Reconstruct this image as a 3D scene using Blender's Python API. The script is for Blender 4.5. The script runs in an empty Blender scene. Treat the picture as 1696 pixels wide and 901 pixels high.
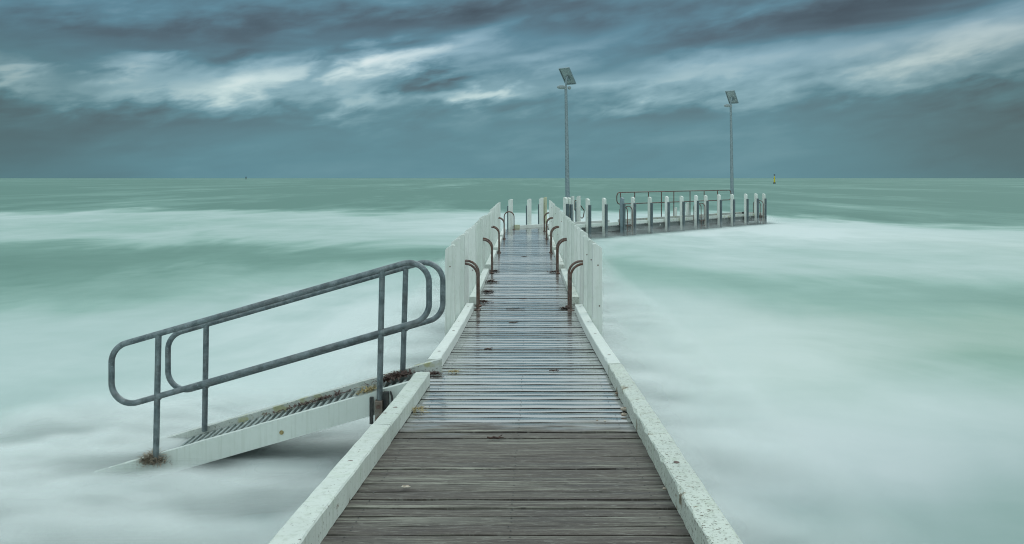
import bpy, bmesh, math, random
from mathutils import Vector, Matrix
random.seed(7)
C = bpy.context.scene
COL = C.collection
R = math.radians

# ------------------------------------------------------------------ camera
cam_d = bpy.data.cameras.new("camera")
cam = bpy.data.objects.new("camera", cam_d); COL.objects.link(cam)
cam.location = (0, 0, 2.45); cam.rotation_euler = (R(90), 0, 0)
cam_d.sensor_width = 36; cam_d.lens = 36*1400/1696
cam_d.shift_y = -(450.5-295)/1696
cam_d.clip_start = .05; cam_d.clip_end = 60000
C.camera = cam

# ------------------------------------------------------------------ exposure
C.view_settings.view_transform = 'Standard'; C.view_settings.look = 'None'
C.view_settings.gamma = 1; C.view_settings.use_curve_mapping = False
C.view_settings.exposure = 0
C.render.engine = 'CYCLES'
C.cycles.max_bounces = 6; C.cycles.diffuse_bounces = 3; C.cycles.glossy_bounces = 3
C.cycles.transparent_max_bounces = 24; C.cycles.use_denoising = True; C.cycles.pixel_filter_type = 'BLACKMAN_HARRIS'; C.cycles.filter_width = 1.05

# ------------------------------------------------------------------ node helper
class NT:
    def __init__(s, tree):
        s.t = tree; s.t.nodes.clear()
    def n(s, kind, **kw):
        nd = s.t.nodes.new(kind)
        for k, v in kw.items():
            if k.startswith('in_'):
                key = k[3:]
                key = int(key) if key.isdigit() else key
                s.put(nd.inputs[key], v)
            else: setattr(nd, k, v)
        return nd
    def put(s, sock, v):
        if hasattr(v, 'is_linked') or hasattr(v, 'links'): s.t.links.new(v, sock)
        else:
            if hasattr(sock, 'default_value'):
                try: sock.default_value = v
                except Exception: sock.default_value = tuple(v) + (1,)
    def m(s, op, a, b=0.0, c=0.0, clamp=False):
        nd = s.t.nodes.new('ShaderNodeMath'); nd.operation = op; nd.use_clamp = clamp
        s.put(nd.inputs[0], a); s.put(nd.inputs[1], b); s.put(nd.inputs[2], c)
        return nd.outputs[0]
    def mix(s, f, a, b, blend='MIX'):
        nd = s.t.nodes.new('ShaderNodeMix'); nd.data_type = 'RGBA'; nd.blend_type = blend; nd.clamp_factor = True
        s.put(nd.inputs[0], f)
        for i, v in ((6, a), (7, b)):
            s.put(nd.inputs[i], v if hasattr(v, 'links') else tuple(v)[:3] + (1,))
        return nd.outputs[2]
    def noise(s, vec, scale=5, detail=4, rough=.5, dist=0, w=None):
        nd = s.t.nodes.new('ShaderNodeTexNoise')
        if vec is not None: s.put(nd.inputs['Vector'], vec)
        nd.inputs['Scale'].default_value = scale; nd.inputs['Detail'].default_value = detail
        nd.inputs['Roughness'].default_value = rough; nd.inputs['Distortion'].default_value = dist
        return nd.outputs[0]
    def xyz(s, x, y, z=0.0):
        nd = s.t.nodes.new('ShaderNodeCombineXYZ')
        for i, v in enumerate((x, y, z)): s.put(nd.inputs[i], v)
        return nd.outputs[0]
    def sep(s, v):
        nd = s.t.nodes.new('ShaderNodeSeparateXYZ'); s.put(nd.inputs[0], v); return nd.outputs
    def step(s, v, a, b, lo=0.0, hi=1.0):
        nd = s.t.nodes.new('ShaderNodeMapRange'); nd.interpolation_type = 'SMOOTHSTEP'
        s.put(nd.inputs[0], v)
        for i, q in enumerate((a, b, lo, hi)): s.put(nd.inputs[i+1], q)
        return nd.outputs[0]
    def blob(s, x, y, cx, cy, rx, ry, rot=0, amp=1.0):
        c, sn = math.cos(R(rot)), math.sin(R(rot))
        dx = s.m('SUBTRACT', x, cx); dy = s.m('SUBTRACT', y, cy)
        p = s.m('ADD', s.m('MULTIPLY', dx, c/rx), s.m('MULTIPLY', dy, sn/rx))
        q = s.m('ADD', s.m('MULTIPLY', dx, -sn/ry), s.m('MULTIPLY', dy, c/ry))
        e = s.m('ADD', s.m('MULTIPLY', p, p), s.m('MULTIPLY', q, q))
        return s.m('MULTIPLY', s.m('POWER', 2.718, s.m('MULTIPLY', e, -1.0)), amp)
    def ramp(s, f, stops, interp='LINEAR'):
        nd = s.t.nodes.new('ShaderNodeValToRGB'); s.put(nd.inputs[0], f)
        cr = nd.color_ramp; cr.interpolation = interp
        while len(cr.elements) < len(stops): cr.elements.new(.5)
        for e, (p, c) in zip(cr.elements, stops): e.position = p; e.color = tuple(c) + (1,)
        return nd.outputs[0]

# ------------------------------------------------------------------ sky: a heavy overcast of streaked cloud
SUN_EL, SUN_AZ = 52, 35
w = bpy.data.worlds.new("World"); C.world = w; w.use_nodes = True
g = NT(w.node_tree)
tc = g.n('ShaderNodeTexCoord').outputs['Generated']
sx, sy, sz = g.sep(tc)
az = g.m('ARCTAN2', sx, sy)
hyp = g.m('SQRT', g.m('ADD', g.m('MULTIPLY', sx, sx), g.m('MULTIPLY', sy, sy)))
el = g.m('ARCTAN2', sz, hyp)
azd = g.m('MULTIPLY', az, 57.2958); eld = g.m('MULTIPLY', el, 57.2958)
# streaks climb to the right
va = g.xyz(g.m('MULTIPLY', azd, .06), g.m('MULTIPLY', g.m('SUBTRACT', eld, g.m('MULTIPLY', azd, .10)), .30), 0.0)
n1 = g.noise(va, 1.6, 3, .5, .4)
n2 = g.noise(g.xyz(g.m('MULTIPLY', azd, .22), g.m('MULTIPLY', g.m('SUBTRACT', eld, g.m('MULTIPLY', azd, .14)), .75), 3.3), 1.0, 4, .52, .25)
n3 = g.noise(g.xyz(g.m('MULTIPLY', azd, .55), g.m('MULTIPLY', g.m('SUBTRACT', eld, g.m('MULTIPLY', azd, .20)), 1.5), 7.1), 1.0, 3, .5, .3)
wx = g.m('ADD', azd, g.m('MULTIPLY', g.m('SUBTRACT', n1, .5), 7.0))
wx = g.m('ADD', wx, g.m('MULTIPLY', g.m('SUBTRACT', n3, .5), 4.5))
wy = g.m('ADD', eld, g.m('MULTIPLY', g.m('SUBTRACT', n2, .5), 2.4))
wy = g.m('ADD', wy, g.m('MULTIPLY', g.m('SUBTRACT', n3, .5), 1.6))
# breaks and banks of the cloud, in degrees of azimuth and elevation
BL = [(-9.2, 7.9, 3.2, .85, 12, .52), (-15.5, 6.6, 3.0, 1.3, 8, .36), (-19, 5.4, 5, .9, 4, .09), (-11, 5.9, 2.4, .8, 12, .10), (-12.6, 7.6, 1.0, .7, 20, -.14), (-18.6, 7.2, 1.6, .6, 10, -.12), (-21, 4.6, 3, .5, 3, -.06), (-24.0, 6.9, 2.4, .7, 5, .26), (-12, 7.0, 8, 2.2, 5, .03), (-22.5, 5.4, 6.0, 1.0, 3, .20),
      (-31, 6.0, 2, .8, 0, .28), (-2.2, 5.7, 3.5, .55, 3, .38), (-5.5, 8.2, 2.2, .8, 25, .26), (-9.4, 5.0, 2.0, .9, 10, .22),
      (9.0, 6.6, 4.8, 1.4, 6, .17), (20.5, 7.0, 9.0, 1.6, 8, .17), (29.5, 8.3, 5.5, 1.6, 8, .30), (14, 7.2, 6, .9, 8, .10),
      (-2.0, 9.3, 3.0, 1.0, 30, .18), (3, 8.3, 4.0, .8, 15, .12), (-27, 22, 1, 1, 0, .0), (27, 5.6, 4, .6, 12, .13),
      (-17, 9.3, 9, 1.7, 4, -.12), (-28, 8.7, 8, 1.2, 0, -.08), (-13.5, 6.6, 1.2, .8, 0, -.14), (-6.2, 6.3, 2.6, .8, 8, -.24),
      (16, 9.6, 9, 1.2, 11, -.15), (-1, 11.0, 9, .9, 6, -.09), (31, 3.0, 7, 3.2, 0, -.13), (-30, 2.6, 8, 2.6, 0, -.11),
      (-19, 3.7, 8, .8, 0, -.08), (24, 4.9, 5, .6, 8, -.10), (9, 4.3, 8, .6, 3, -.07), (5, 10.3, 4, .6, 8, -.08), (26, 11.0, 8, 1.0, 10, -.10), (-8, 9.6, 3, .6, 20, -.08)]
acc = None
for (cx, cy, rx, ry, rot, amp) in BL:
    b = g.blob(wx, wy, cx, cy, rx, ry, rot, amp)
    acc = b if acc is None else g.m('ADD', acc, b)
tex = g.m('ADD', g.m('MULTIPLY', g.m('SUBTRACT', n1, .5), .34), g.m('MULTIPLY', g.m('SUBTRACT', n2, .5), .26))
tex = g.m('ADD', tex, g.m('MULTIPLY', g.m('SUBTRACT', n3, .5), .09))
tex = g.m('MULTIPLY', tex, g.step(eld, 0.5, 6.0, .22, 1.0))
B = g.m('ADD', g.m('ADD', tex, acc), .325)
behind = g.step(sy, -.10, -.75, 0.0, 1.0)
high = g.m('MAXIMUM', g.step(eld, 10.8, 19.0, 0.0, 1.0), g.m('MULTIPLY', behind, g.step(eld, -2.0, 8.0, .4, 1.0)))  # unseen sky overhead and behind, brightened to light white faces and wet planks
B = g.m('SUBTRACT', B, g.step(eld, 8.6, 11.0, 0, .055))
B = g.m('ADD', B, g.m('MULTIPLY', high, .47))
cl = g.ramp(B, [(0.0, (.050, .068, .080)), (.16, (.090, .145, .170)), (.32, (.120, .255, .305)), (.50, (.26, .43, .485)), (.72, (.55, .71, .71)), (1.0, (.88, .96, .90))])
# the cloud deck is bluer high up and greyer to both sides
cl = g.mix(g.m('MULTIPLY', g.step(eld, 4.5, 10.0, 0, .55), g.m('SUBTRACT', 1.0, high)), cl, g.mix(1.0, cl, (.93, .92, 1.07), 'MULTIPLY'))
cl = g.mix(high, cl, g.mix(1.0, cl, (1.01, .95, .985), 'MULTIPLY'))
front_low = g.step(eld, 5.0, 0.5, 0, .5)
cl = g.mix(front_low, cl, g.mix(1.0, cl, (.92, 1.03, 1.03), 'MULTIPLY'))
side = g.m('MULTIPLY', g.step(g.m('ABSOLUTE', g.m('ADD', azd, 2.0)), 16.0, 36.0, 0, .85), g.step(eld, 12.0, 7.0, 0, 1))
cl = g.mix(side, cl, g.mix(1.0, cl, (.79, .75, .69), 'MULTIPLY'))
sky = g.n('ShaderNodeTexSky', sky_type='NISHITA', sun_disc=False, sun_elevation=R(SUN_EL), sun_rotation=R(SUN_AZ)).outputs[0]
bg_sky = g.n('ShaderNodeBackground', in_0=sky, in_Strength=.06)
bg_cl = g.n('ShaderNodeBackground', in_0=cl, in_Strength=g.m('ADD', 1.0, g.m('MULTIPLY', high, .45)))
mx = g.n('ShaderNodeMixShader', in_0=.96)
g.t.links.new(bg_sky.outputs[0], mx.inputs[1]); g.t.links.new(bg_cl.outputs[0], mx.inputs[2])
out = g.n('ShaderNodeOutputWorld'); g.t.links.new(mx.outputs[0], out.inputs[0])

sd = bpy.data.lights.new("sun", 'SUN'); sd.energy = .55; sd.angle = R(28); sd.color = (1, .97, .92)
so = bpy.data.objects.new("sun", sd); COL.objects.link(so)
dv = Vector((math.sin(R(SUN_AZ))*math.cos(R(SUN_EL)), math.cos(R(SUN_AZ))*math.cos(R(SUN_EL)), math.sin(R(SUN_EL))))
so.rotation_euler = dv.to_track_quat('Z', 'Y').to_euler(); so.location = (20, 20, 40)

# ------------------------------------------------------------------ materials
def mat(name):
    m = bpy.data.materials.new(name); m.use_nodes = True
    return m, NT(m.node_tree)
def finish(g, color, rough=.6, metal=0.0, bump=None, bstr=.3, bdist=.01, spec=.5, alpha=None, coat=None):
    p = g.n('ShaderNodeBsdfPrincipled')
    g.put(p.inputs['Base Color'], color if hasattr(color, 'links') else tuple(color)+(1,))
    g.put(p.inputs['Roughness'], rough); g.put(p.inputs['Metallic'], metal); g.put(p.inputs['Specular IOR Level'], spec)
    if alpha is not None: g.put(p.inputs['Alpha'], alpha)
    if coat is not None: g.put(p.inputs['Coat Weight'], coat); p.inputs['Coat Roughness'].default_value = .12
    if bump is not None:
        b = g.n('ShaderNodeBump'); b.inputs['Strength'].default_value = bstr; b.inputs['Distance'].default_value = bdist
        g.put(b.inputs['Height'], bump); g.t.links.new(b.outputs[0], p.inputs['Normal'])
    o = g.n('ShaderNodeOutputMaterial'); g.t.links.new(p.outputs[0], o.inputs[0]); return p

def paint(name, base, wear=.5, tint=(.20, .16, .12), grime=.25, lichen=0.0):
    m, g = mat(name)
    pos = g.n('ShaderNodeNewGeometry').outputs['Position']
    big = g.noise(pos, 1.7, 3); med = g.noise(pos, 9, 5, .6); fine = g.noise(pos, 62, 6, .72); tiny = g.noise(pos, 120, 3, .6)
    c = g.mix(g.step(big, .35, .7, 0, grime), base, tuple(b*.78 for b in base))
    c = g.mix(g.step(med, .5, .72, 0, grime*.9), c, (base[0]*.72, base[1]*.78, base[2]*.70))
    th = .74 - .13*wear
    chips = g.m('MULTIPLY', g.step(fine, th, th+.03), g.step(med, .52-.2*wear, .62-.15*wear))
    c = g.mix(chips, c, tint)
    c = g.mix(g.step(tiny, .66, .74, 0, .35*wear), c, tuple(t*1.4 for t in tint))
    if lichen: c = g.mix(g.step(g.noise(pos, 6, 5, .6), .55, .68, 0, lichen), c, (.42, .42, .20))
    qx, qy, qz = g.sep(pos)
    runs = g.noise(g.xyz(g.m('MULTIPLY', qx, 34.0), g.m('MULTIPLY', qy, 34.0), g.m('MULTIPLY', qz, 1.6)), 1.0, 4, .6)
    c = g.mix(g.step(runs, .48, .68, 0, .5*grime+.12), c, (base[0]*.55, base[1]*.58, base[2]*.50))
    flake = g.m('ADD', g.noise(pos, 5.5, 3, .5), g.m('MULTIPLY', g.m('SUBTRACT', fine, .5), .28))
    c = g.mix(g.step(flake, .755-.07*wear, .765-.07*wear), c, g.mix(g.step(fine, .4, .6), tint, tuple(q_*2.1 for q_ in tint)))
    rn = g.n('ShaderNodeObjectInfo').outputs['Random']
    c = g.mix(g.m('MULTIPLY', rn, .8), c, g.mix(1.0, c, (.76, .80, .77), 'MULTIPLY'))
    h = g.m('SUBTRACT', g.m('MULTIPLY', fine, .35), g.m('MULTIPLY', chips, .8))
    finish(g, c, g.step(med, .3, .7, .38, .6), 0, h, .45, .006)
    return m
WHITE = (.76, .80, .755)
M = {}
M['white'] = paint('white_timber_paint', WHITE, .25)
M['white_post'] = paint('white_post_paint', (.75, .79, .745), .2, grime=.35)
M['white_near'] = paint('near_white_paint', (.76, .80, .745), .95, (.16, .14, .11), .5)
M['white_worn'] = paint('worn_white_paint', (.73, .765, .70), 1.3, (.15, .125, .085), .5)
M['white_lichen'] = paint('lichen_white_paint', (.60, .64, .60), 1.1, (.12, .11, .08), .5, .8)
M['grey_post'] = paint('grey_post_paint', (.22, .29, .32), .4)
M['steel_paint'] = paint('painted_steel', (.72, .77, .73), .5, (.30, .26, .22), .2)
M['yellow_paint'] = paint('yellow_paint', (.66, .66, .47), .6)
M['fender'] = paint('grey_fender', (.10, .135, .15), .6, (.22, .22, .20), .5)
M['beam'] = paint('weathered_bearer', (.15, .17, .165), .9, (.42, .43, .40), .6)

# deck planks: grey weathered timber, standing wet beyond the top of the ramp
m, g = mat('deck_timber')
geo = g.n('ShaderNodeNewGeometry').outputs['Position']
att = g.n('ShaderNodeAttribute', attribute_name='plank').outputs['Fac']
px, py, pz = g.sep(geo)
grain = g.noise(g.xyz(g.m('MULTIPLY', px, 1.6), g.m('MULTIPLY', py, 40.0), g.m('MULTIPLY', att, 90.0)), 1.0, 6, .66, .4)
grain2 = g.noise(g.xyz(g.m('MULTIPLY', px, 16.0), g.m('MULTIPLY', py, 130.0), g.m('MULTIPLY', att, 40.0)), 1.0, 4, .7)
blot = g.noise(g.xyz(g.m('MULTIPLY', px, 1.4), g.m('MULTIPLY', py, 3.4), g.m('MULTIPLY', att, 3.0)), 1.0, 4, .6)
c = g.ramp(grain, [(.30, (.028, .022, .018)), (.43, (.066, .055, .045)), (.54, (.142, .135, .110)), (.67, (.32, .32, .265))])
c = g.mix(g.step(att, 0, 1, 0, .55), c, (.078, .062, .052))
c = g.mix(g.step(blot, .5, .68, 0, .5), c, (.050, .042, .040))
c = g.mix(g.step(grain2, .54, .66, 0, .45), c, (.30, .30, .265))
c = g.mix(g.step(grain2, .46, .36, 0, .5), c, (.030, .026, .022))
far_shift = g.m('ADD', py, g.m('MULTIPLY', g.m('SUBTRACT', blot, .5), 1.2))
wet = g.step(far_shift, 5.30, 5.75)
pud = g.noise(g.xyz(g.m('MULTIPLY', px, 1.1), g.m('MULTIPLY', py, 2.2), 4.0), 1.0, 3, .5)
c = g.mix(g.m('MULTIPLY', wet, .25), c, (.045, .050, .052))
rgh = g.m('ADD', g.step(grain, .3, .7, .62, .78), g.m('MULTIPLY', wet, -.54))
rgh = g.m('ADD', rgh, g.m('MULTIPLY', wet, g.step(pud, .42, .62, .05, .13)))
p = finish(g, c, rgh, 0, g.m('ADD', g.m('MULTIPLY', grain, 1.0), g.m('MULTIPLY', grain2, .3)), .42, .006, .55, coat=g.m('MULTIPLY', wet, 1.0))
g.put(p.inputs['IOR'], g.m('ADD', 1.45, g.m('MULTIPLY', wet, 1.7)))
bn = [n for n in g.t.nodes if n.type == 'BUMP'][0]
g.put(bn.inputs['Strength'], g.m('SUBTRACT', .75, g.m('MULTIPLY', wet, .62)))
M['deck'] = m
m, g = mat('dark_gap'); finish(g, (.02, .02, .02), .9); M['dark'] = m

def metal(name, base, dark, rough=.45, mt=.55, rust=0.0):
    m, g = mat(name); pos = g.n('ShaderNodeNewGeometry').outputs['Position']
    a = g.noise(pos, 14, 5, .65); b = g.noise(pos, 60, 4, .7)
    c = g.mix(g.step(a, .38, .64), base, dark)
    c = g.mix(g.step(b, .58, .70, 0, .5), c, tuple(min(1, q*2.0) for q in base))
    if rust: c = g.mix(g.step(g.noise(pos, 8, 5, .6), .46, .62, 0, rust), c, (.13, .055, .03))
    finish(g, c, g.step(b, .3, .7, rough-.08, rough+.15), mt, b, .25, .002); return m
M['galv'] = metal('galvanised_steel', (.21, .25, .26), (.11, .14, .15), .42, .55, .12)
M['pole'] = metal('lamp_pole_steel', (.26, .33, .35), (.19, .25, .27), .4, .5)
M['rust'] = metal('rusty_tube', (.17, .125, .105), (.085, .058, .05), .5, .35, .6)
M['bracket'] = metal('bracket_steel', (.26, .25, .22), (.15, .13, .10), .6, .3, .5)
M['grate'] = metal('grating', (.34, .40, .38), (.22, .27, .26), .5, .3)
M['panel_back'] = metal('panel_back', (.30, .36, .36), (.26, .31, .31), .45, .2)
m, g = mat('solar_glass'); finish(g, (.01, .015, .04), .1); M['solar'] = m
def plain(name, c1, c2, sc=30, rough=.7):
    m, g = mat(name); pos = g.n('ShaderNodeNewGeometry').outputs['Position']
    n = g.noise(pos, sc, 4, .6); finish(g, g.mix(g.step(n, .35, .65), c1, c2), rough, 0, n, .4, .004); return m
M['weed'] = plain('dark_seaweed', (.045, .022, .018), (.085, .05, .035))
M['straw'] = plain('straw_weed', (.42, .35, .16), (.25, .19, .08))
M['brown_weed'] = plain('brown_weed', (.34, .30, .23), (.20, .16, .115))
M['shell'] = plain('shell', (.55, .50, .42), (.28, .2, .14))
M['black'] = plain('black_paint', (.03, .035, .035), (.06, .06, .055))
M['buoy'] = plain('buoy_yellow', (.75, .60, .03), (.62, .50, .03), 3)
M['redblack'] = plain('buoy_topmark', (.12, .02, .05), (.05, .02, .03), 3)
M['lens'] = plain('lamp_housing', (.22, .27, .28), (.28, .33, .33))

# ------------------------------------------------------------------ sea
def sea_color(g):
    """foam density from where the breaking waves run, in metres on the sea, plus painted corner darkening"""
    pos = g.n('ShaderNodeNewGeometry').outputs['Position']
    x, y, z = g.sep(pos)
    n1 = g.noise(g.xyz(g.m('MULTIPLY', x, .20), g.m('MULTIPLY', y, .13), 0.0), 1.0, 5, .58, .7)
    n2 = g.noise(g.xyz(g.m('MULTIPLY', x, .55), g.m('MULTIPLY', y, .75), 5.0), 1.0, 5, .62, .5)
    n3 = g.noise(g.xyz(g.m('MULTIPLY', x, .035), g.m('MULTIPLY', y, .055), 9.0), 1.0, 4, .6, .4)
    wx = g.m('ADD', x, g.m('MULTIPLY', g.m('SUBTRACT', n1, .5), 9.0))
    nb = g.noise(g.xyz(g.m('MULTIPLY', x, .15), g.m('MULTIPLY', y, .06), 14.0), 1.0, 4, .6, .6)
    wy = g.m('ADD', y, g.m('MULTIPLY', g.m('MULTIPLY', g.m('SUBTRACT', nb, .5), y), .85))
    far = g.m('MULTIPLY', g.step(g.m('ADD', g.m('ADD', y, g.m('MULTIPLY', g.m('SUBTRACT', nb, .5), 40.0)), g.step(x, 10.0, 30.0, 0.0, 26.0)), 54.0, 72.0), 1.0)
    F = g.m('ADD', .76, g.m('MULTIPLY', g.m('SUBTRACT', n1, .5), .40))
    F = g.m('ADD', F, g.m('MULTIPLY', g.m('SUBTRACT', n2, .5), .22))
    for b in [(-15, 26, 15, 7.0, 0, -.62), (-4, 27, 6, 5, 0, -.22), (-27, 18, 14, 6, 0, -.30), (-8, 18.5, 5, 2.4, 0, -.10),
              (-22, 47, 30, 7, 0, .0), (4, 46, 10, 7, 0, .22), (12, 38, 7, 6, 0, .25),
              (9, 19.5, 7, 4.2, 0, -.26), (13, 15, 6, 5, 0, -.26), (3.4, 22, 3.5, 5, 0, -.10), (6.6, 11.0, 3.2, 1.6, 0, -.26), (2.8, 13, 2.4, 5, 0, .22), (2.6, 8, 1.6, 2, 0, .15), (-2.6, 14, 2, 5, 0, .15),
              (-5.4, 6.6, 2.6, 2.0, 0, -.50), (-3, 4.8, 2.5, .8, 0, -.2), (4.6, 5.6, 3.5, 1.3, 0, -.28), (20, 16, 7, 7, 0, -.2), (-22, 14, 6, 6, 0, -.2), (-18, 46, 16, 8, 0, -.20), (-2.5, 12, 5, 3.5, 0, .12)]:  # dips at the near corners paint vignette darkening into the foam
        F = g.m('ADD', F, g.blob(wx, wy, *b))
    F = g.m('MULTIPLY', F, g.m('SUBTRACT', 1.0, far))
    # short chop out past the break
    n4 = g.noise(g.xyz(g.m('MULTIPLY', x, .22), g.m('MULTIPLY', y, .06), 2.0), 1.0, 6, .68, .5)
    n5 = g.noise(g.xyz(g.m('MULTIPLY', x, .07), g.m('MULTIPLY', y, .012), 2.0), 1.0, 5, .62, .5)
    n6 = g.noise(g.xyz(g.m('MULTIPLY', x, .022), g.m('MULTIPLY', y, .0026), 2.0), 1.0, 5, .7, .3)
    Ff = g.m('ADD', .03, g.m('ADD', g.m('MULTIPLY', g.m('SUBTRACT', n4, .5), .9), g.m('ADD', g.m('MULTIPLY', g.m('SUBTRACT', n5, .5), .9), g.m('MULTIPLY', g.m('SUBTRACT', n6, .5), 1.6))))
    F = g.m('ADD', F, g.m('MULTIPLY', far, Ff))
    col = g.ramp(F, [(0.0, (.090, .205, .165)), (.25, (.150, .285, .238)), (.50, (.27, .42, .370)), (.75, (.425, .54, .515)), (1.0, (.59, .672, .66))])
    # tinted darker and greyer close inshore, adding to the painted corner darkening
    col = g.mix(g.step(g.m('ADD', y, g.m('MULTIPLY', g.m('SUBTRACT', n1, .5), 3.0)), 10.5, 5.5, 0, .75), col, g.mix(1.0, col, (.76, .73, .77), 'MULTIPLY'))
    ol = g.m('ADD', g.blob(wx, wy, 8, 12.5, 6, 4, 0, .6), g.blob(wx, wy, 22, 22, 10, 12, 0, .35))
    col = g.mix(ol, col, g.mix(1.0, col, (.93, .90, .80), 'MULTIPLY'))
    return col, far, n4, n2, x, y, F
m, g = mat('sea_water')
col, far, n4, n2, x, y, F = sea_color(g)
finish(g, col, g.step(far, 0, 1, .62, .5), 0, n4, .2, .25, g.step(far, 0, 1, .28, .12))
M['sea'] = m

class MB:
    def __init__(s): s.v = []; s.f = []; s.mi = []; s.a = []; s.smooth = []
    def add(s, vs, fs, mi=0, a=0.0, sm=False):
        o = len(s.v); s.v += [tuple(p) for p in vs]
        for q in fs: s.f.append(tuple(i+o for i in q)); s.mi.append(mi); s.a.append(a); s.smooth.append(sm)
    def hexa(s, p, mi=0, a=0.0):  # 8 points, bottom ring then top ring
        s.add(p, [(3, 2, 1, 0), (4, 5, 6, 7), (0, 1, 5, 4), (1, 2, 6, 5), (2, 3, 7, 6), (3, 0, 4, 7)], mi, a)
    def box(s, c, sz, ax=None, mi=0, a=0.0):
        ux, uy, uz = ax if ax else (Vector((1, 0, 0)), Vector((0, 1, 0)), Vector((0, 0, 1)))
        c = Vector(c); hx, hy, hz = (q/2 for q in sz)
        P = [c + ux*i*hx + uy*j*hy + uz*k*hz for k in (-1, 1) for i, j in ((-1, -1), (1, -1), (1, 1), (-1, 1))]
        s.hexa(P, mi, a)
    def prism(s, prof, o, ux, uy, uz, h, mi=0):  # 2D profile in (ux,uy), extruded h along uz
        o = Vector(o); n = len(prof)
        b = [o + ux*q[0] + uy*q[1] for q in prof]; t = [q + uz*h for q in b]
        s.add(b+t, [tuple(reversed(range(n))), tuple(range(n, 2*n))] + [(i, (i+1) % n, n+(i+1) % n, n+i) for i in range(n)], mi)
    def tube(s, path, r, seg=12, mi=0, closed=False, caps=True):
        P = [Vector(q) for q in path]; n = len(P); rr = r if isinstance(r, (list, tuple)) else [r]*n
        rings = []; up = None
        for i in range(n):
            if closed: t = (P[(i+1) % n]-P[i-1])
            else: t = P[min(i+1, n-1)]-P[max(i-1, 0)]
            t = t.normalized()
            if up is None:
                up = Vector((0, 0, 1)) if abs(t.z) < .9 else Vector((0, 1, 0))
            side = t.cross(up).normalized(); up = side.cross(t).normalized()
            rings.append([P[i] + (side*math.cos(2*math.pi*k/seg) + up*math.sin(2*math.pi*k/seg))*rr[i] for k in range(seg)])
        vs = [p for q in rings for p in q]; fs = []
        for i in range(n if closed else n-1):
            j = (i+1) % n
            for k in range(seg):
                k2 = (k+1) % seg; fs.append((i*seg+k, i*seg+k2, j*seg+k2, j*seg+k))
        s.add(vs, fs, mi, 0, True)
        if caps and not closed:
            s.add(rings[0], [tuple(range(seg))], mi); s.add(rings[-1], [tuple(reversed(range(seg)))], mi)
    def ball(s, c, rad, seg=12, rings=8, mi=0, rot=None):
        c = Vector(c); vs = []; fs = []
        for i in range(rings+1):
            th = math.pi*i/rings
            for k in range(seg):
                ph = 2*math.pi*k/seg
                v = Vector((rad[0]*math.sin(th)*math.cos(ph), rad[1]*math.sin(th)*math.sin(ph), rad[2]*math.cos(th)))
                if rot: v = rot @ v
                vs.append(c+v)
        for i in range(rings):
            for k in range(seg):
                k2 = (k+1) % seg; fs.append((i*seg+k, (i+1)*seg+k, (i+1)*seg+k2, i*seg+k2))
        s.add(vs, fs, mi, 0, True)
    def build(s, name, mats, parent=None, bevel=0.0, origin=None, local=False):
        me = bpy.data.meshes.new(name); o0 = Vector(origin) if origin is not None else Vector((0, 0, 0))
        me.from_pydata([tuple(Vector(p)-o0) for p in s.v], [], s.f)
        for q in (mats if isinstance(mats, (list, tuple)) else [mats]): me.materials.append(q)
        me.polygons.foreach_set('material_index', s.mi); me.polygons.foreach_set('use_smooth', s.smooth)
        if any(s.a):
            at = me.attributes.new('plank', 'FLOAT', 'FACE'); at.data.foreach_set('value', s.a)
        me.update()
        bm = bmesh.new(); bm.from_mesh(me); bmesh.ops.recalc_face_normals(bm, faces=bm.faces); bm.to_mesh(me); bm.free()
        o = bpy.data.objects.new(name, me); COL.objects.link(o); o.location = o0
        if parent is not None:
            pw_ = Vector((0, 0, 0)); q_ = parent
            while q_ is not None: pw_ += q_.location; q_ = q_.parent
            o.parent = parent; o.location = Vector((0, 0, 0)) if local else o0 - pw_
        if bevel:
            b = o.modifiers.new('bevel', 'BEVEL'); b.width = bevel; b.segments = 2; b.limit_method = 'ANGLE'; b.angle_limit = R(40)
        return o
def thing(name, label, cat, loc=(0, 0, 0), group=None):
    o = bpy.data.objects.new(name, None); COL.objects.link(o); o.location = loc; o.empty_display_size = .2
    o['label'] = label; o['category'] = cat
    if group: o['group'] = group
    return o
def tag(o, label, cat, group=None):
    o['label'] = label; o['category'] = cat
    if group: o['group'] = group
    return o
def interp(T, v):
    for (a, b), (c, d) in zip(T, T[1:]):
        if v <= c: return b + (d-b)*(v-a)/(c-a)
    return T[-1][1]
XC = [(-5, -.17), (3.39, -.019), (5.58, .045), (7.8, .097), (10.65, .145), (33.3, .54), (60, 1.0)]
ZD = [(-5, 1.55), (0, 1.213), (3.39, .986), (5.58, .835), (6.96, .75), (8.0, .683), (8.8, .633), (9.6, .59), (10.6, .545), (11.7, .505), (12.8, .472), (14, .455), (16, .45), (60, .45)]
xc = lambda d: interp(XC, d)
zd = lambda d: interp(ZD, d)

# water: flat to the horizon, fine grid close by with a low swell
mb = MB()
xs = [-30000, -8000, -2000, -500, -150, -80] + [i*2.0 for i in range(-30, 31)] + [80, 150, 500, 2000, 8000, 30000]
ys = [-400, -60, -20] + [i*1.5-6 for i in range(0, 60)] + [100, 130, 200, 400, 1000, 3000, 9000, 30000]
V = []; 
for yy in ys:
    for xx in xs:
        near = 1 if abs(xx) <= 60 and -10 < yy < 84 else 0
        z = -.02
        V.append((xx, yy, z))
nx = len(xs); F_ = [(j*nx+i, j*nx+i+1, (j+1)*nx+i+1, (j+1)*nx+i) for j in range(len(ys)-1) for i in range(nx-1)]
mb.add(V, F_, sm=True)
sea = mb.build('sea', M['sea']); sea['kind'] = 'structure'
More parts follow.
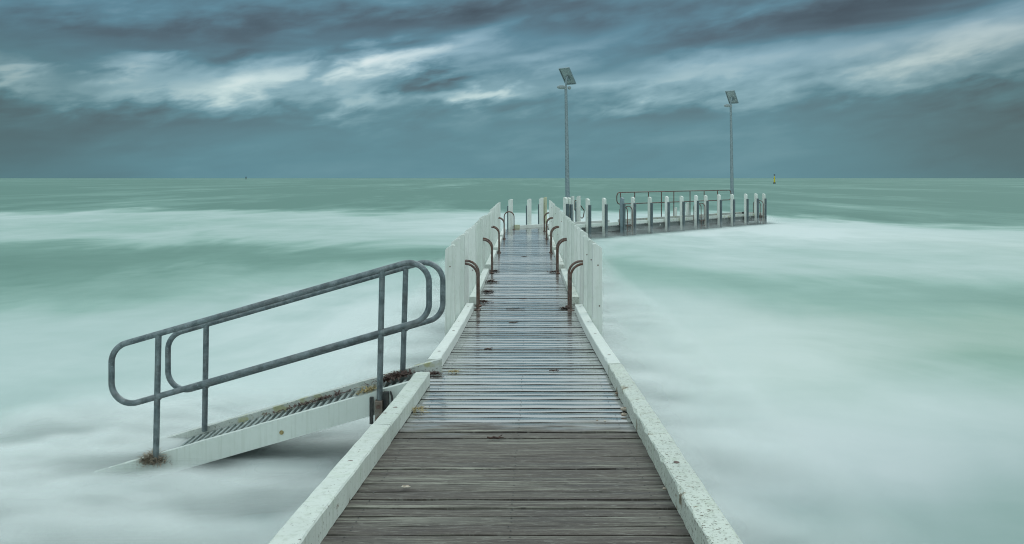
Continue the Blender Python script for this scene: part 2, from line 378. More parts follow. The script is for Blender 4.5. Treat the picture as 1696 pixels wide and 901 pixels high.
# the blurred wash: thin translucent layers of moving water between trough and crest, as a long exposure averages them
NL = 9
m, g = mat('sea_wash')
pos_ = g.n('ShaderNodeNewGeometry').outputs['Position']; x, y, _ = g.sep(pos_)
att_ = g.n('ShaderNodeAttribute', attribute_name='plank').outputs['Fac']
edge_ = g.n('ShaderNodeAttribute', attribute_name='reach').outputs['Fac']
rise = g.noise(g.xyz(g.m('MULTIPLY', x, .8), g.m('MULTIPLY', y, 1.2), 0.0), 1.0, 2, .5)
alp = g.m('MULTIPLY', g.step(g.m('SUBTRACT', rise, g.m('MULTIPLY', att_, .40)), .05, .50, .0, .46), edge_)
dif = g.n('ShaderNodeBsdfDiffuse'); dif.inputs[0].default_value = (.86, .915, .90, 1)
trl = g.n('ShaderNodeBsdfTranslucent'); trl.inputs[0].default_value = (.86, .915, .90, 1)
ms = g.n('ShaderNodeMixShader', in_0=.22); g.t.links.new(dif.outputs[0], ms.inputs[1]); g.t.links.new(trl.outputs[0], ms.inputs[2])
tr = g.n('ShaderNodeBsdfTransparent'); ma = g.n('ShaderNodeMixShader', in_0=alp)
g.t.links.new(tr.outputs[0], ma.inputs[1]); g.t.links.new(ms.outputs[0], ma.inputs[2])
o_ = g.n('ShaderNodeOutputMaterial'); g.t.links.new(ma.outputs[0], o_.inputs[0])
M['wash'] = m
def near_structure(a, b):
    """metres to the jetty, its arm or the gangway"""
    best = 99
    if b < 34: best = min(best, abs(a-xc(b)))
    q = Vector((a, b, 0))-P0; t_ = min(max(q.dot(U), 0), 18.7); best = min(best, (q-U*t_-N*AW/2).length)
    gx_ = min(max(a, -3.6), -.5); best = min(best, math.hypot(a-gx_, b-7.25))
    return best
XC = [(-5, -.17), (3.39, -.019), (5.58, .045), (7.8, .097), (10.65, .145), (33.3, .54), (60, 1.0)]
def interp(T, v):
    for (a, b), (c, d) in zip(T, T[1:]):
        if v <= c: return b + (d-b)*(v-a)/(c-a)
    return T[-1][1]
xc = lambda d: interp(XC, d)
U = Vector((.680, .733, 0)); N = Vector((.733, -.680, 0)); P0 = Vector((0, 33.4, 0)); AW = 1.43
mb = MB(); reach = []
st = .7; gx = [-7+i*st for i in range(35)]; gy = [1+j*st for j in range(72)]
for L in range(NL):
    f = L/(NL-1.0); n_ = len(gx)
    V = [(a, b, .012 + f*(.16+.17*min(1, max(0, (b-10)/14))) + (.01+.025*f)*(math.sin(a*.9+b*.35+L*.5)+.7*math.sin(b*1.3-a*.4+L*.9))) for b in gy for a in gx]
    D_ = [near_structure(a, b)*(1.55 if b > 30 else 1) for b in gy for a in gx]
    fs = [(j*n_+i, j*n_+i+1, (j+1)*n_+i+1, (j+1)*n_+i) for j in range(len(gy)-1) for i in range(n_-1)]
    fs = [q for q in fs if min(D_[k] for k in q) < 2.6]
    used = sorted({k for q in fs for k in q}); ix = {k: i for i, k in enumerate(used)}
    mb.add([V[k] for k in used], [tuple(ix[k] for k in q) for q in fs], 0, .001+f, True)
    for k in used:
        t_ = min(1, max(0, (2.5-D_[k])/1.6)); reach.append(t_*t_*(3-2*t_))
wash = mb.build('sea_foam', M['wash']); wash['kind'] = 'stuff'
at_ = wash.data.attributes.new('reach', 'FLOAT', 'POINT'); at_.data.foreach_set('value', reach)
tag(wash, 'milky blurred foam of waves washing around the jetty legs', 'foam')

# ------------------------------------------------------------------ jetty
jetty = thing('jetty', 'long white edged timber jetty running out to sea and turning right', 'jetty', (0, 0, 0))
X, Y, Z = Vector((1, 0, 0)), Vector((0, 1, 0)), Vector((0, 0, 1))
U = Vector((.680, .733, 0)); N = Vector((.733, -.680, 0)); P0 = Vector((0, 33.4, 0)); AW = 1.43
rnd = random.Random(3)
mb = MB()
d = .6; i = 0
while d < 35.0:
    pw = interp([(0, .117), (4, .124), (5.6, .152), (8, .168), (12, .20), (34, .23)], d)*rnd.uniform(.94, 1.06); gap = pw*(rnd.uniform(.05, .10) if d < 5.4 else rnd.uniform(.12, .20))
    a, b = d, d+pw-gap
    if a > 5.2: gap_extra = .004
    xl, xr = xc(d)-.865, xc(d)+.865
    xl = max(xl, (b-33.4)/1.077)
    if xr - xl > .1:
        t1, t2 = rnd.uniform(-.0035, .0035), rnd.uniform(-.0055, .0055); tw = rnd.uniform(-.002, .002)
        if 6.9 < d < 7.75: xl = xc(d)-.87
        # cupped plank: five strips over its width
        NX, NY = 13, 5; V = []
        for q in range(NY):
            fy = q/(NY-1.0)
            for k in range(NX):
                fx = k/(NX-1.0); xx = xl+(xr-xl)*fx; yy = a+(b-a)*fy
                edge = -.007 if q in (0, NY-1) else 0
                z = zd(yy) + t1 + t2*(fy-.5) + tw*(fx-.5) + edge + .0012*math.sin(k*1.7+i*2.1) - .0022*math.sin(fy*math.pi)*rnd.uniform(.6, 1.2)
                V.append((xx, yy + (.0022*math.sin(k*1.1+i*1.9) if q in (0, NY-1) else 0), z))
        fs = [(q*NX+k, q*NX+k+1, (q+1)*NX+k+1, (q+1)*NX+k) for q in range(NY-1) for k in range(NX-1)]
        at = .02+rnd.random()*.95
        mb.add(V, fs, 0, at, True)
        lo = [(v[0], v[1], v[2]-.034) for v in V]
        for row in (0, NY-1):
            ring = V[row*NX:(row+1)*NX]; ring2 = lo[row*NX:(row+1)*NX]
            mb.add(ring+ring2, [(k, k+1, NX+k+1, NX+k) for k in range(NX-1)], 0, at)
        for k in (0, NX-1):
            mb.add([V[q*NX+k] for q in range(NY)]+[lo[q*NX+k] for q in range(NY)], [(q, q+1, NY+q+1, NY+q) for q in range(NY-1)], 0, at)
        if d < 16:
            for xo in (-.66, .005, .66):
                for yo in ((.3, .7) if True else (.5,)):
                    if rnd.random() < .85:
                        cx, cy = xc(d)+xo+rnd.uniform(-.006, .006), a+(b-a)*yo
                        zz = zd(cy)+t1+.0012
                        mb.add([(cx+.0045*math.cos(q*math.pi/3), cy+.0045*math.sin(q*math.pi/3), zz) for q in range(6)], [tuple(range(6))], 1)
    d += pw; i += 1
# the arm's planks lie across its own direction
t = 1.2
while t < 18.7:
    pw = .12; gap = .012
    c = P0 + U*(t+pw/2) + N*(AW/2); c.z = .45-.026+rnd.uniform(-.002, .002)
    mb.box(c, (pw-gap, AW+.06, .036), (U, N, Z), 0, .02+rnd.random()*.95)
    t += pw
deck = mb.build('deck', [M['deck'], M['black']], jetty)

# kerbs: heavy white timbers along both sides
def kerb(side, d0, d1, name='kerb', m='white', inner=.75, wd=.118, h=.106, lift=0.0, jit=.0015, zoff=0.0):
    mb = MB(); n = max(3, int((d1-d0)/.09)); rr = random.Random(int(d0*100)+side)
    NP = 8
    rows = []
    for k in range(n+1):
        dd = d0+(d1-d0)*k/n; c = xc(dd); z = zd(dd)+lift
        a, b = inner, inner+wd; cb = .007
        prof = [(a, 0), (a, h-cb), (a+cb, h), (b-cb, h), (b, h-cb), (b, -.06), ]
        prof = [(q[0]+rr.uniform(-jit, jit), q[1]+(rr.uniform(-jit, jit) if q[1] > 0 else 0)) for q in prof]
        if rr.random() < .05*jit/.0015: prof[2] = (prof[2][0]+.012, prof[2][1]); prof[1] = (prof[1][0], prof[1][1]-.014)
        rows.append([(c+side*q[0], dd, z+q[1]) for q in prof])
    NPp = len(rows[0]); V = [p for r_ in rows for p in r_]
    fs = [(k*NPp+j, k*NPp+(j+1) % NPp, (k+1)*NPp+(j+1) % NPp, (k+1)*NPp+j) for k in range(n) for j in range(NPp)]
    fs += [tuple(range(NPp)), tuple(n*NPp+j for j in reversed(range(NPp)))]
    mb.add(V, fs)
    # bolt heads
    for dd in [d0+.5+q*1.6 for q in range(int((d1-d0)/1.6)+1)]:
        if dd < d1-.2:
            c = Vector((xc(dd)+side*(inner+wd/2), dd, zd(dd)+lift+h+.001))
            mb.add([c+Vector((.016*math.cos(q*math.pi/4), .016*math.sin(q*math.pi/4), 0)) for q in range(8)], [tuple(range(8))], 1)
    return mb.build(name, [M[m], M['rust']], jetty)
kerb(-1, .5, 5.026, m='white_near', h=.112, jit=.0016)
kerb(-1, 5.04, 6.93, m='white_near', lift=.003)
kerb(-1, 7.66, 10.1, wd=.112)
kerb(-1, 10.11, 12.62, lift=.002, wd=.112)
kerb(1, .5, 7.375, m='white_worn', h=.108, wd=.125, jit=.0026)
kerb(1, 7.39, 10.05, lift=.004, jit=.001)
kerb(1, 10.06, 12.45, lift=.001)
LAD = [12.85, 18.0, 22.6, 27.7]
for s in (-1, 1):
    segs = [(13.35, 17.7), (18.5, 22.3), (23.1, 27.4), (28.2, 32.3 if s < 0 else 31.0)]
    for a, b in segs:
        kerb(s, a, (a+b)/2-.01, m='white_worn' if s > 0 else 'white', inner=.752, lift=.004); kerb(s, (a+b)/2, b, inner=.752)
def arm_kerb(p, q, inner, m='white_lichen', h=.14):
    mb = MB(); dvec = (q-p); L = dvec.length; u = dvec.normalized(); nn = Vector((u.y, -u.x, 0))
    c = (p+q)/2; c.z = .45+h/2-.02
    mb.box(c, (L, .13, h), (u, nn, Z)); return mb.build('kerb', M[m], jetty, .006)
far_o = lambda t, o=0, z=0: P0 + U*t + N*o + Vector((0, 0, z))
near_o = lambda t, o=0, z=0: P0 + U*t + N*(AW+o) + Vector((0, 0, z))
for a, b, mm in [(.05, 3.3, 'white'), (3.4, 6.3, 'white'), (7.1, 11.0, 'white_lichen'), (11.1, 15.0, 'white_lichen'), (15.1, 18.7, 'white_lichen')]:
    arm_kerb(far_o(a, .065), far_o(b, .065), 0, mm)
for a, b, mm in [(1.35, 3.0, 'white'), (3.05, 5.2, 'white'), (6.2, 8.7, 'white'), (8.75, 11.3, 'white_lichen'), (12.45, 15.0, 'white_lichen'), (15.05, 17.6, 'white_lichen')]:
    arm_kerb(near_o(a, -.065), near_o(b, -.065), 0, mm)
arm_kerb(far_o(18.70, .15), far_o(18.70, AW-.15), 0)
# corner block
mb = MB(); mb.box(far_o(.12, .16, .53), (.16, .16, .16), (U, N, Z)); mb.build('corner_block', M['yellow_paint'], jetty, .01)

# under the deck: bearers, crossheads, fascia of the arm
for xo in (-.68, 0, .68):
    mb = MB(); n = 60; prev = None
    for k in range(n):
        a, b = .6+k*.56, .6+(k+1)*.56
        if b > 34: break
        P = []
        for zz in (-.20, -.045):
            P += [(xc(a)+xo-.05, a, zd(a)+zz), (xc(a)+xo+.05, a, zd(a)+zz), (xc(b)+xo+.05, b, zd(b)+zz), (xc(b)+xo-.05, b, zd(b)+zz)]
        mb.hexa(P)
    mb.build('bearer', M['beam'], jetty)
for o in (.08, AW/2, AW-.07):
    mb = MB(); mb.box(far_o(9.9, o, .45-.15), (17.5, .09, .20), (U, N, Z)); mb.build('bearer', M['beam'], jetty)
for dd in [2.2, 4.6, 7.0, 9.4]:
    mb = MB(); zz = zd(dd)
    mb.box((xc(dd), dd, zz-.28), (1.75, .14, .15))
    for s in (-1, 1):
        q = MB(); q.tube([(xc(dd)+s*.72, dd+.17, -1), (xc(dd)+s*.72, dd+.17, zz-.06)], .09, 12); q.build('pile', M['beam'], jetty)
    mb.build('crosshead', M['beam'], jetty, .004)
for dd in [13.6, 16.2, 18.7, 21.3, 23.8, 26.4, 28.9, 31.5]:
    mb = MB(); mb.box((xc(dd), dd, .45-.27), (1.72, .14, .14)); mb.build('crosshead', M['beam'], jetty, .004)
for t in [2.93, 5.33, 8.84, 11.43, 13.65, 16.45, 18.4]:
    mb = MB(); mb.box(far_o(t+.13, AW/2, .45-.30), (.13, AW+.02, .12), (U, N, Z)); mb.build('crosshead', M['beam'], jetty, .004)

# posts
def post(p, ux, uy, top, wd=.118, dp=.118, mt='white_post', chamfer=1, fender=False, bolts=True):
    """ux points outward from the deck, uy along it; the top is cut away on the outer corner"""
    mb = MB(); zb = -1.0; h = top-zb
    hw = wd/2; ch = .062*chamfer
    prof = [(-hw, zb), (hw, zb), (hw, top-ch), (hw-.012, top-ch+.016), (hw-ch-.01, top-.006), (hw-ch-.025, top), (-hw+.012, top), (-hw, top-.012)]
    p = Vector(p); lean = rnd.uniform(-.006, .006)
    o = p - uy*(dp/2)
    prof = [(a+(b-.5)*lean, b) for a, b in prof]
    mb.prism(prof, o, ux, Z, uy, dp)
    if bolts:
        for zz in (top-.27, top-.78):
            if rnd.random() < .75:
                c = p - uy*(dp/2+.0015) + ux*rnd.uniform(-.02, .02) + Z*(zz+rnd.uniform(-.03, .03)); c = Vector((c.x, c.y, zz))
                mb.add([c + ux*(.009*math.cos(q*math.pi/4)) + Z*(.011*math.sin(q*math.pi/4)) for q in range(8)], [tuple(range(8))], 1)
    po = mb.build('post', [M[mt], M['rust']], jetty, .004)
    if fender:
        f = MB(); ft = top-.27
        f.box(p + ux*(wd/2+.036) + Z*((ft-1)/2), (.07, dp*.92, ft+1), (ux, uy, Z))
        f.build('fender', M['fender'], po, .006)
    return po
k = 0
while True:
    dd = 10.70+.85*k
    if dd > 29.5: break
    top = 1.62+rnd.uniform(-.015, .015)
    if 19.2 < dd < 23: top -= .05
    post((xc(dd)-.93, dd, 0), -X, Y, top); k += 1
k = 0
while True:
    dd = 10.65+.85*k
    if dd > 19.6: break
    post((xc(dd)+.93, dd, 0), X, Y, 1.62+rnd.uniform(-.015, .015)); k += 1
for dd in (21.6, 23.9, 26.3, 28.2, 31.2):
    post((xc(dd)+.93, dd, 0), X, Y, 1.62+rnd.uniform(-.01, .02), fender=True)
for t, tp in [(0, 1.62), (1.11, 1.61), (1.86, 1.64)]:
    post(far_o(t, -.075), -N, U, tp, .13, .13, fender=True)
post(far_o(2.09, -.075), -N, U, 1.67, .13, .10, 'yellow_paint', fender=True)
for t, tp in [(3.88, 1.68), (4.32, 1.68)]: post(far_o(t, -.075), -N, U, tp, .13, .13, fender=True)
for t, tp in [(13.25, 1.2), (12.1, .98)]: post(far_o(t, -.075), -N, U, tp, .14, .14, bolts=False)
for t in [1.49, 1.72, 2.93, 4.05, 5.33, 6.13, 7.44, 8.84, 10.13, 11.43, 12.34, 13.65, 15.0, 16.45, 17.6, 18.5]:
    post(near_o(t, .075), N, U, (1.69 if t < 2 else 1.62)+rnd.uniform(-.015, .015), .135, .135, fender=True, mt='white_post' if t != 5.33 else 'grey_post')

# ladders with arched grab handles
def ladder(p, out, along, z, sp=.42, r=.019, arch=.19, top=.70):
    e = bpy.data.objects.new('ladder', None); COL.objects.link(e); e.parent = jetty; e.location = Vector(p)
    e.empty_display_size = .1
    for s in (-.5, .5):
        mb = MB(); o = Vector((0, 0, 0)) + along*s*sp
        path = [o + Z*0.0, o + Z*(top-arch)*.5, o + Z*(top-arch)]
        for q in range(1, 12):
            a = math.pi*q/12; path.append(o + out*(arch-arch*math.cos(a)) + Z*(top-arch+arch*math.sin(a)))
        path += [o + out*2*arch + Z*(top-arch), o + out*2*arch + Z*(-.1), o + out*2*arch + Z*(-1.2)]
        mb.tube(path, r, 10); 
        mb.ball(o+Z*.006, (.055, .055, .02), 10, 6)
        mb.build('handle', M['rust'], e, local=True)
    for q in range(3):
        mb = MB(); c = out*2*arch + Z*(-.05-.25*q); mb.tube([c-along*sp/2, c+along*sp/2], .014, 8)
        mb.build('rung', M['rust'], e, local=True)
for dd in LAD:
    ladder((xc(dd)-.70, dd+.02, zd(dd)), -X, Y, 0); ladder((xc(dd)+.69, dd-.05, zd(dd)), X, Y, 0)
ladder((xc(32.6)-.45, 32.7, .45), -X, Y, 0, .3); ladder((xc(31.7)+.70, 31.7, .45), X, Y, 0, .3)
for t in (5.75, 11.9, 18.05):
    ladder(near_o(t, -.22, .45), N, U, 0, .36, .02, .2, .78)

# long handrail on the seaward edge of the arm
def rail_loop(A, B, C_, D_, rc, seg=7):
    """closed rounded loop through corners"""
    P = [Vector(q) for q in (A, B, C_, D_)]; out = []
    for i in range(4):
        a, b, c = P[i-1], P[i], P[(i+1) % 4]
        u = (a-b).normalized(); v = (c-b).normalized(); ang = u.angle(v); off = min(rc/math.tan(ang/2), .48*min((a-b).length, (c-b).length)); r_ = off*math.tan(ang/2)
        s = b+u*off; e = b+v*off; mid = (u+v).normalized(); cen = b + mid*(r_/math.sin(ang/2))
        for k in range(seg+1):
            f = k/seg; d1 = (s-cen); d2 = (e-cen); w_ = d1.angle(d2)
            out.append(cen + (d1*math.sin((1-f)*w_)+d2*math.sin(f*w_))/math.sin(w_))
    return out
hr = MB()
base = .45
hr.tube(rail_loop(far_o(6.96, .05, 1.795), far_o(17.55, .05, 1.795), far_o(17.55, .05, 1.265), far_o(6.96, .05, 1.265), .2), .024, 8, closed=True)
hro = hr.build('handrail', M['rust'], jetty)
for t in [7.24, 8.38, 9.53, 10.65, 11.77, 13.3, 14.7, 16.1]:
    q = MB(); q.tube([far_o(t, .05, .5), far_o(t, .05, 1.78)], .024, 8); q.build('rail_post', M['rust'], hro)
hr = MB()
A_ = far_o(4.25, -.25, 1.62); B_ = far_o(4.95, -.25, 1.02); C2 = far_o(4.85, -.25, .60); D2 = far_o(4.25, -.25, 1.1)
hr.tube(rail_loop(A_, B_, C2, D2, .12), .022, 8, closed=True); hr.tube([far_o(4.55, -.25, .3), far_o(4.55, -.25, 1.32)], .022, 8)
hr.build('handrail', M['rust'], jetty)
for t, o in [(4.35, .0), (9.25, .0), (16.6, .0)]:
    q = MB(); c = near_o(t, -.12, .45)
    q.box(c+Z*.10, (.14, .14, .18), (U, N, Z)); q.box(c+Z*.20, (.26, .08, .05), (U, N, Z)); q.build('cleat', M['black'], jetty, .012)

# ------------------------------------------------------------------ gangway going down into the wash on the left
gw = thing('gangway', 'sloping white gangway with ribbed treads going down from the jetty into the water', 'gangway', (-.7, 7.3, .7))
S = .287
gz = lambda x: .765 + S*(x+.865)
ud = Vector((-1, 0, -S)).normalized(); un = Vector((-S, 0, 1)).normalized()
def stringer(y, th, x0, x1, h, mt):
    mb = MB(); n = 40; V = []; rr = random.Random(int(y*10))
    for k in range(n+1):
        xx = x0+(x1-x0)*k/n; z = gz(xx)
        j = rr.uniform(-.003, .003)
        V += [(xx, y, z+j), (xx, y+th, z+rr.uniform(-.002, .002)), (xx, y+th, z-h), (xx, y, z-h)]
    fs = [(k*4+j, k*4+(j+1) % 4, (k+1)*4+(j+1) % 4, (k+1)*4+j) for k in range(n) for j in range(4)]+[(0, 1, 2, 3), (n*4+3, n*4+2, n*4+1, n*4)]
    mb.add(V, fs)
    mb.tube([(-1.9, y-.006, gz(-1.9)-.115), (-1.9, y+.001, gz(-1.9)-.115)], .018, 10, 1) if y < 7.2 else None
    return mb.build('stringer', [M[mt], M['straw']], gw)
stringer(6.97, .05, -.80, -4.2, .19, 'steel_paint')
stringer(7.56, .07, -.63, -4.2, .19, 'white_lichen')
mb = MB()
xx = -.80
while xx > -4.0:
    c = Vector((xx, 7.29, gz(xx)-.075)); mb.box(c, (.026, .54, .05), (-ud, Y, un)); xx -= .062
mb.build('tread_ribs', M['grate'], gw, .003)
mb = MB(); c = Vector((-2.4, 7.29, gz(-2.4)-.112)); mb.box(c, (3.3, .54, .02), (-ud, Y, un)); mb.build('tread_plate', M['beam'], gw)
def gang_rail(y, Xl, Xr, zt, zb_, posts):
    mb = MB()
    A = (Xl, y, zt(Xl)); B = (Xr, y, zt(Xr)); C3 = (Xr, y, zb_(Xr)); D3 = (Xl, y, zb_(Xl))
    mb.tube(rail_loop(A, B, C3, D3, .165, 12), .0245, 16, closed=True)
    ro = mb.build('handrail', M['galv'], gw)
    for (xt, xb, z0) in posts:
        q = MB(); q.tube([(xb, y, z0), (xt, y, zt(xt)-.01)], .0245, 16)
        q.ball((xt-.001, y, zb_(xt)), (.034, .03, .034), 12, 8)
        q.build('rail_post', M['galv'], ro)
    return ro
r1 = gang_rail(6.935, -3.285, -.68, lambda x: 1.698+S*(x+1.07), lambda x: 1.185+S*(x+1.07), [(-1.065, -1.09, .46), (-2.90, -2.922, .12)])
r2 = gang_rail(7.52, -3.06, -.615, lambda x: 1.655+S*(x+.953), lambda x: 1.118+S*(x+.953), [(-.945, -.972, .72), (-2.72, -2.735, .2)])
# bracket that clamps the near rail to the stringer
mb = MB()
mb.box((-1.09, 6.925, .535), (.062, .075, .19), None, 0)
mb.box((-1.035, 6.95, .56), (.045, .035, .27), None, 2)
mb.box((-1.155, 6.95, .54), (.03, .03, .22), None, 2)
for zz in (.495, .585): mb.tube([(-1.09, 6.89, zz), (-1.09, 6.876, zz)], .017, 6, 1)
mb.build('bracket', [M['bracket'], M['rust'], M['black']], gw, .004)
mb = MB(); mb.tube([(-1.0, 6.94, .70), (-.985, 6.935, .66), (-.98, 6.93, .6), (-.985, 6.93, .52), (-1.0, 6.93, .45)], .008, 8); mb.build('hose', M['black'], gw)

# ------------------------------------------------------------------ solar lamps
def solar_lamp(p, label, ztop, second):
    t = thing('solar_lamp', label, 'street lamp', p, 'solar lamps on the jetty')
    zb = p[2]; h = ztop-zb
    def at(x, y, z): return Vector(p)+Vector((x, y, z))
    mb = MB(); mb.tube([at(0, 0, 0), at(-.02, 0, h*.25), at(-.05, 0, h*.6), at(-.09, 0, h)], [.105, .095, .078, .058], 14); mb.build('pole', M['pole'], t)
    mb = MB(); mb.tube([at(0, 0, -.02), at(0, 0, .03)], .17, 14); mb.tube([at(0, 0, .03), at(0, 0, .5)], .115, 14); mb.build('base_plate', M['pole'], t)
    top = at(-.09, 0, h)
    mb = MB(); mb.ball(top+Vector((-.19, -.02, -.02)), (.2, .11, .085), 14, 8); mb.box(top+Vector((-.05, 0, -.03)), (.22, .12, .13))
    if second: mb.ball(top+Vector((.15, -.03, -.05)), (.075, .075, .075), 10, 8)
    mb.build('lamp_head', M['lens'], t, .0)
    Nf = Vector((.50, .60, .62)).normalized(); dn = (-Z+Nf*Nf.z).normalized(); hz = dn.cross(Nf).normalized()
    if hz.x < 0: hz = -hz
    c = top + Vector((.08, .05, .47))
    mb = MB(); mb.box(c, (.52, .80, .015), (hz, dn, Nf), 0); 
    mb.box(c+Nf*.012, (.50, .78, .012), (hz, dn, Nf), 1)
    for s in (-1, 1):
        mb.box(c+hz*s*.26-Nf*.02, (.03, .83, .05), (hz, dn, Nf), 2); mb.box(c+dn*s*.405-Nf*.02, (.49, .03, .05), (hz, dn, Nf), 2)
    mb.build('solar_panel', [M['panel_back'], M['solar'], M['pole']], t)
    mb = MB(); mb.tube([top-Z*.03, top+Vector((.01, 0, .2)), c-Nf*.02], .038, 10); mb.box(c-Nf*.035+dn*.1, (.16, .2, .06), (hz, dn, Nf)); mb.build('panel_mount', M['pole'], t)
    return t
p1 = far_o(3.6, -.08, .35); p2 = far_o(17.85, -.02, .35)
solar_lamp((p1.x, p1.y, p1.z), 'taller looking nearer solar lamp standing where the jetty turns', 6.35, True)
solar_lamp((p2.x, p2.y, p2.z), 'farther solar lamp at the end of the long handrail on the jetty arm', 6.45, False)

# ------------------------------------------------------------------ far marks at sea
b = thing('buoy', 'yellow pillar buoy with a cross on top, out near the horizon', 'buoy', (118.3, 381, 0))
mb = MB(); mb.tube([(118.3, 381, -.3), (118.3, 381, .35), (118.3, 381, .55)], [.55, .6, .4], 14); mb.build('float', M['black'], b)
mb = MB(); mb.tube([(118.3, 381, .5), (118.3, 381, .8), (118.3, 381, 2.5), (118.3, 381, 3.3)], [.36, .34, .28, .14], 12); mb.build('body', M['buoy'], b)
mb = MB(); mb.box((118.3, 381, 2.25), (.95, .1, .14)); mb.build('vane', M['black'], b)
mb = MB()
for s in (-1, 1): mb.box((118.3, 381, 3.9), (.95, .12, .16), (Vector((.707, 0, .707*s)), Y, Vector((-.707*s, 0, .707))))
mb.tube([(118.3, 381, 3.2), (118.3, 381, 3.6)], .06, 8)
mb.build('topmark', M['redblack'], b)
b = thing('beacon', 'tiny dark beacon on the horizon, left of the jetty', 'beacon', (-472, 1500, 0))
mb = MB()
for s in (-1, 1): mb.tube([(-472+s*1.4, 1500, -1), (-472+s*.7, 1500, 3.0)], .25, 8)
mb.build('legs', M['black'], b)
mb = MB(); mb.box((-472, 1500, 3.4), (1.8, 1.6, .8)); mb.tube([(-472, 1500, 3.8), (-472, 1500, 5.6)], .35, 8); mb.box((-472, 1500, 5.2), (.8, .8, .8)); mb.build('cabin', M['black'], b)

# ------------------------------------------------------------------ seaweed, rope and litter
def weed(name, c, size, n, mt, label, cat, length=.09, wd=.006, slope=0, up=.4, seed=1):
    rr = random.Random(seed); mb = MB()
    for _ in range(n):
        a = rr.uniform(0, 6.283); q = rr.gauss(0, .45)
        ox, oy = size[0]*rr.gauss(0, .42), size[1]*rr.gauss(0, .42)
        base = Vector(c)+Vector((ox, oy, slope*ox+rr.uniform(0, size[2])*math.exp(-(ox/size[0])**2-(oy/size[1])**2)))
        dirv = Vector((math.cos(a), math.sin(a), rr.uniform(-.1, up))); L = length*rr.uniform(.4, 1.2)
        sd_ = Vector((-dirv.y, dirv.x, rr.uniform(-.5, .5))).normalized()*wd*rr.uniform(.5, 1.3)
        pts = [base, base+dirv*L*.5+Z*L*.12, base+dirv*L-Z*L*.1+sd_*3]
        pts = [Vector((p_.x, p_.y, max(p_.z, c[2]+slope*(p_.x-c[0])+.002))) for p_ in pts]
        V = []
        for i_, p_ in enumerate(pts):
            k_ = (1, .9, .3)[i_]; V += [p_-sd_*k_, p_+sd_*k_]
        mb.add(V, [(0, 1, 3, 2), (2, 3, 5, 4)])
    o = mb.build(name, M[mt], origin=c); tag(o, label, cat); return o
weed('seaweed', (-1.02, 7.42, gz(-1.02)-.03), (.15, .08, .04), 330, 'weed', 'dark red brown seaweed heaped at the top of the gangway', 'seaweed', slope=S, seed=2)
weed('seaweed', (-1.75, 7.46, gz(-1.75)-.04), (.42, .03, .015), 170, 'weed', 'thin dark line of seaweed lying along the far edge of the gangway', 'seaweed', .07, slope=S, seed=3)
weed('seaweed', (-1.20, 7.03, gz(-1.2)+.002), (.10, .03, .025), 160, 'straw', 'pale straw coloured weed tangled beside the bolted rail post', 'seaweed', .08, .003, S, .5, 4)
weed('seaweed', (-2.95, 6.95, .10), (.11, .08, .075), 620, 'brown_weed', 'brown weed clinging round the foot of the lowest rail post', 'seaweed', .07, .0035, 0, 1.0, 5)
LB = ['dark leafy clump on the deck left of the nearest left ladder', 'ragged clump of weed on the wet planks left of the first ladder gap', 'small dark clump by the left kerb farther along', 'weed gathered at the foot of the second left ladder']
for i_, (x_, y_) in enumerate([(-.46, 13.45), (-.42, 14.7), (-.40, 16.2), (-.38, 18.0)]):
    weed('weed_clump', (x_, y_, zd(y_)+.004), (.12, .07, .035), 130, 'weed', LB[i_], 'seaweed', .07, .008, seed=10+i_)
weed('weed_clump', (xc(12.8)+.64, 12.75, zd(12.8)+.004), (.12, .05, .02), 90, 'weed', 'dark weed round the foot of the nearest right ladder', 'seaweed', .07, .008, seed=21)
weed('weed_clump', (xc(17.9)+.6, 17.9, zd(18)+.004), (.10, .05, .02), 70, 'weed', 'dark weed round the foot of the second right ladder', 'seaweed', .07, .008, seed=22)
weed('straw_wisp', (xc(5.8)-.70, 5.9, zd(5.9)+.004), (.05, .05, .03), 70, 'straw', 'wisps of straw against the left kerb below the gangway gap', 'straw', .07, .002, seed=24)
weed('straw_wisp', (xc(7.5)-.62, 7.55, zd(7.55)+.004), (.07, .02, .012), 45, 'straw', 'wisps of straw on the planks at the top of the gangway', 'straw', .06, .003, seed=25)
weed('weed_line', (-.70, 7.42, zd(7.42)+.006), (.09, .03, .02), 130, 'weed', 'dark weed caught where the gangway meets the planks', 'seaweed', .05, .005, seed=26)
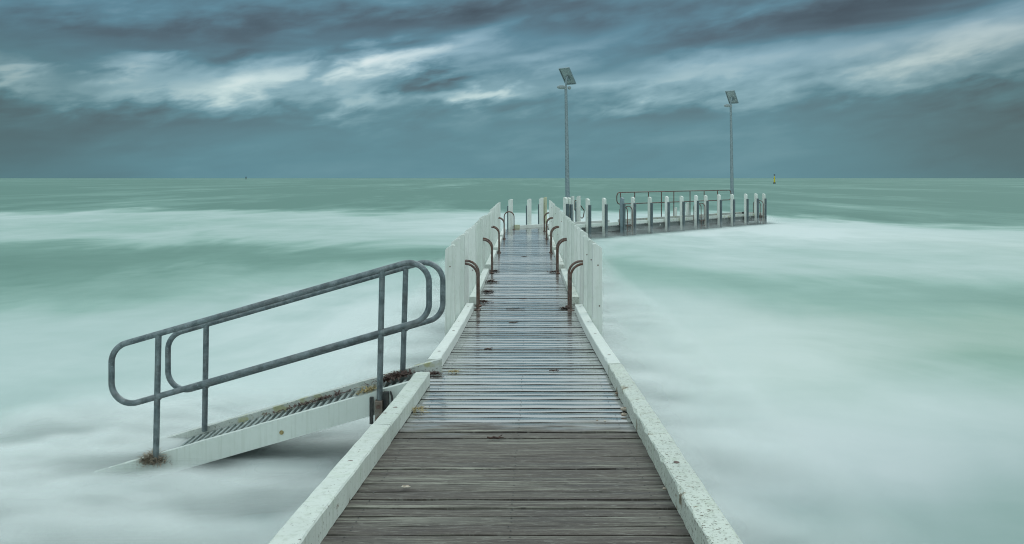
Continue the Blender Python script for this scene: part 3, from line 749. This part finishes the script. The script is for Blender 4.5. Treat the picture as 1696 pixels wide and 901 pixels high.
TL = ['short dark twig on the deck where the dry planks turn wet', 'dark twig lying across the wet planks before the ladders', 'small twig on the left of the wet planks', 'long thin twig between the first pair of ladders', 'forked twig lying beyond the first pair of ladders', 'twig on the planks between the second and third ladders', 'small twig on the right of the wet ramp planks']
for i_, (x_, y_, L_) in enumerate([(-.10, 5.12, .10), (.02, 11.2, .13), (-.25, 9.0, .09), (.05, 12.75, .28), (.19, 13.9, .14), (.33, 21.5, .2), (.38, 7.6, .09)]):
    rr = random.Random(40+i_); mb = MB(); z_ = zd(y_)+.008
    pts = [(x_-L_/2+L_*q/5, y_+rr.uniform(-.006, .006), z_+rr.uniform(0, .008)) for q in range(6)]
    mb.tube(pts, [.005, .006, .007, .006, .004, .002], 6); mb.tube([pts[3], (pts[3][0]+.03, pts[3][1]+.04, z_+.01)], .003, 6)
    tag(mb.build('twig', M['weed'], origin=(x_, y_, z_)), TL[i_], 'twig')
SL = ['largest broken shell lying against the worn right kerb', 'smaller brown shell just below the largest one', 'small pale shell farthest up the worn right kerb', 'pale chip nearest the camera along the right kerb', 'tiny round pebble on the planks left of the shells', 'second tiny pebble nearer the kerb than the first', 'thin pale flake on the dry planks at left']
for i_, (x_, y_, r_) in enumerate([(.735, 5.95, .026), (.715, 5.78, .022), (.742, 6.55, .014), (.62, 4.1, .01), (.52, 5.62, .009), (.57, 5.60, .009), (-.52, 4.12, .022)]):
    xx_ = xc(y_)+x_ if i_ != 3 else xc(y_)+.738
    mb = MB(); rr = random.Random(60+i_)
    mb.ball((xx_, y_, zd(y_)+r_*.35+.004), (r_, r_*.7, r_*(.5 if i_ != 6 else .15)), 10, 6)
    mb.v = [(v[0]+rr.uniform(-.15, .15)*r_, v[1]+rr.uniform(-.15, .15)*r_, v[2]+rr.uniform(-.1, .1)*r_) for v in mb.v]
    tag(mb.build('shell' if i_ < 4 else ('pebble' if i_ < 6 else 'flake'), M['shell'], origin=(xx_, y_, zd(y_))), SL[i_], 'shell' if i_ < 4 else ('pebble' if i_ < 6 else 'flake'))
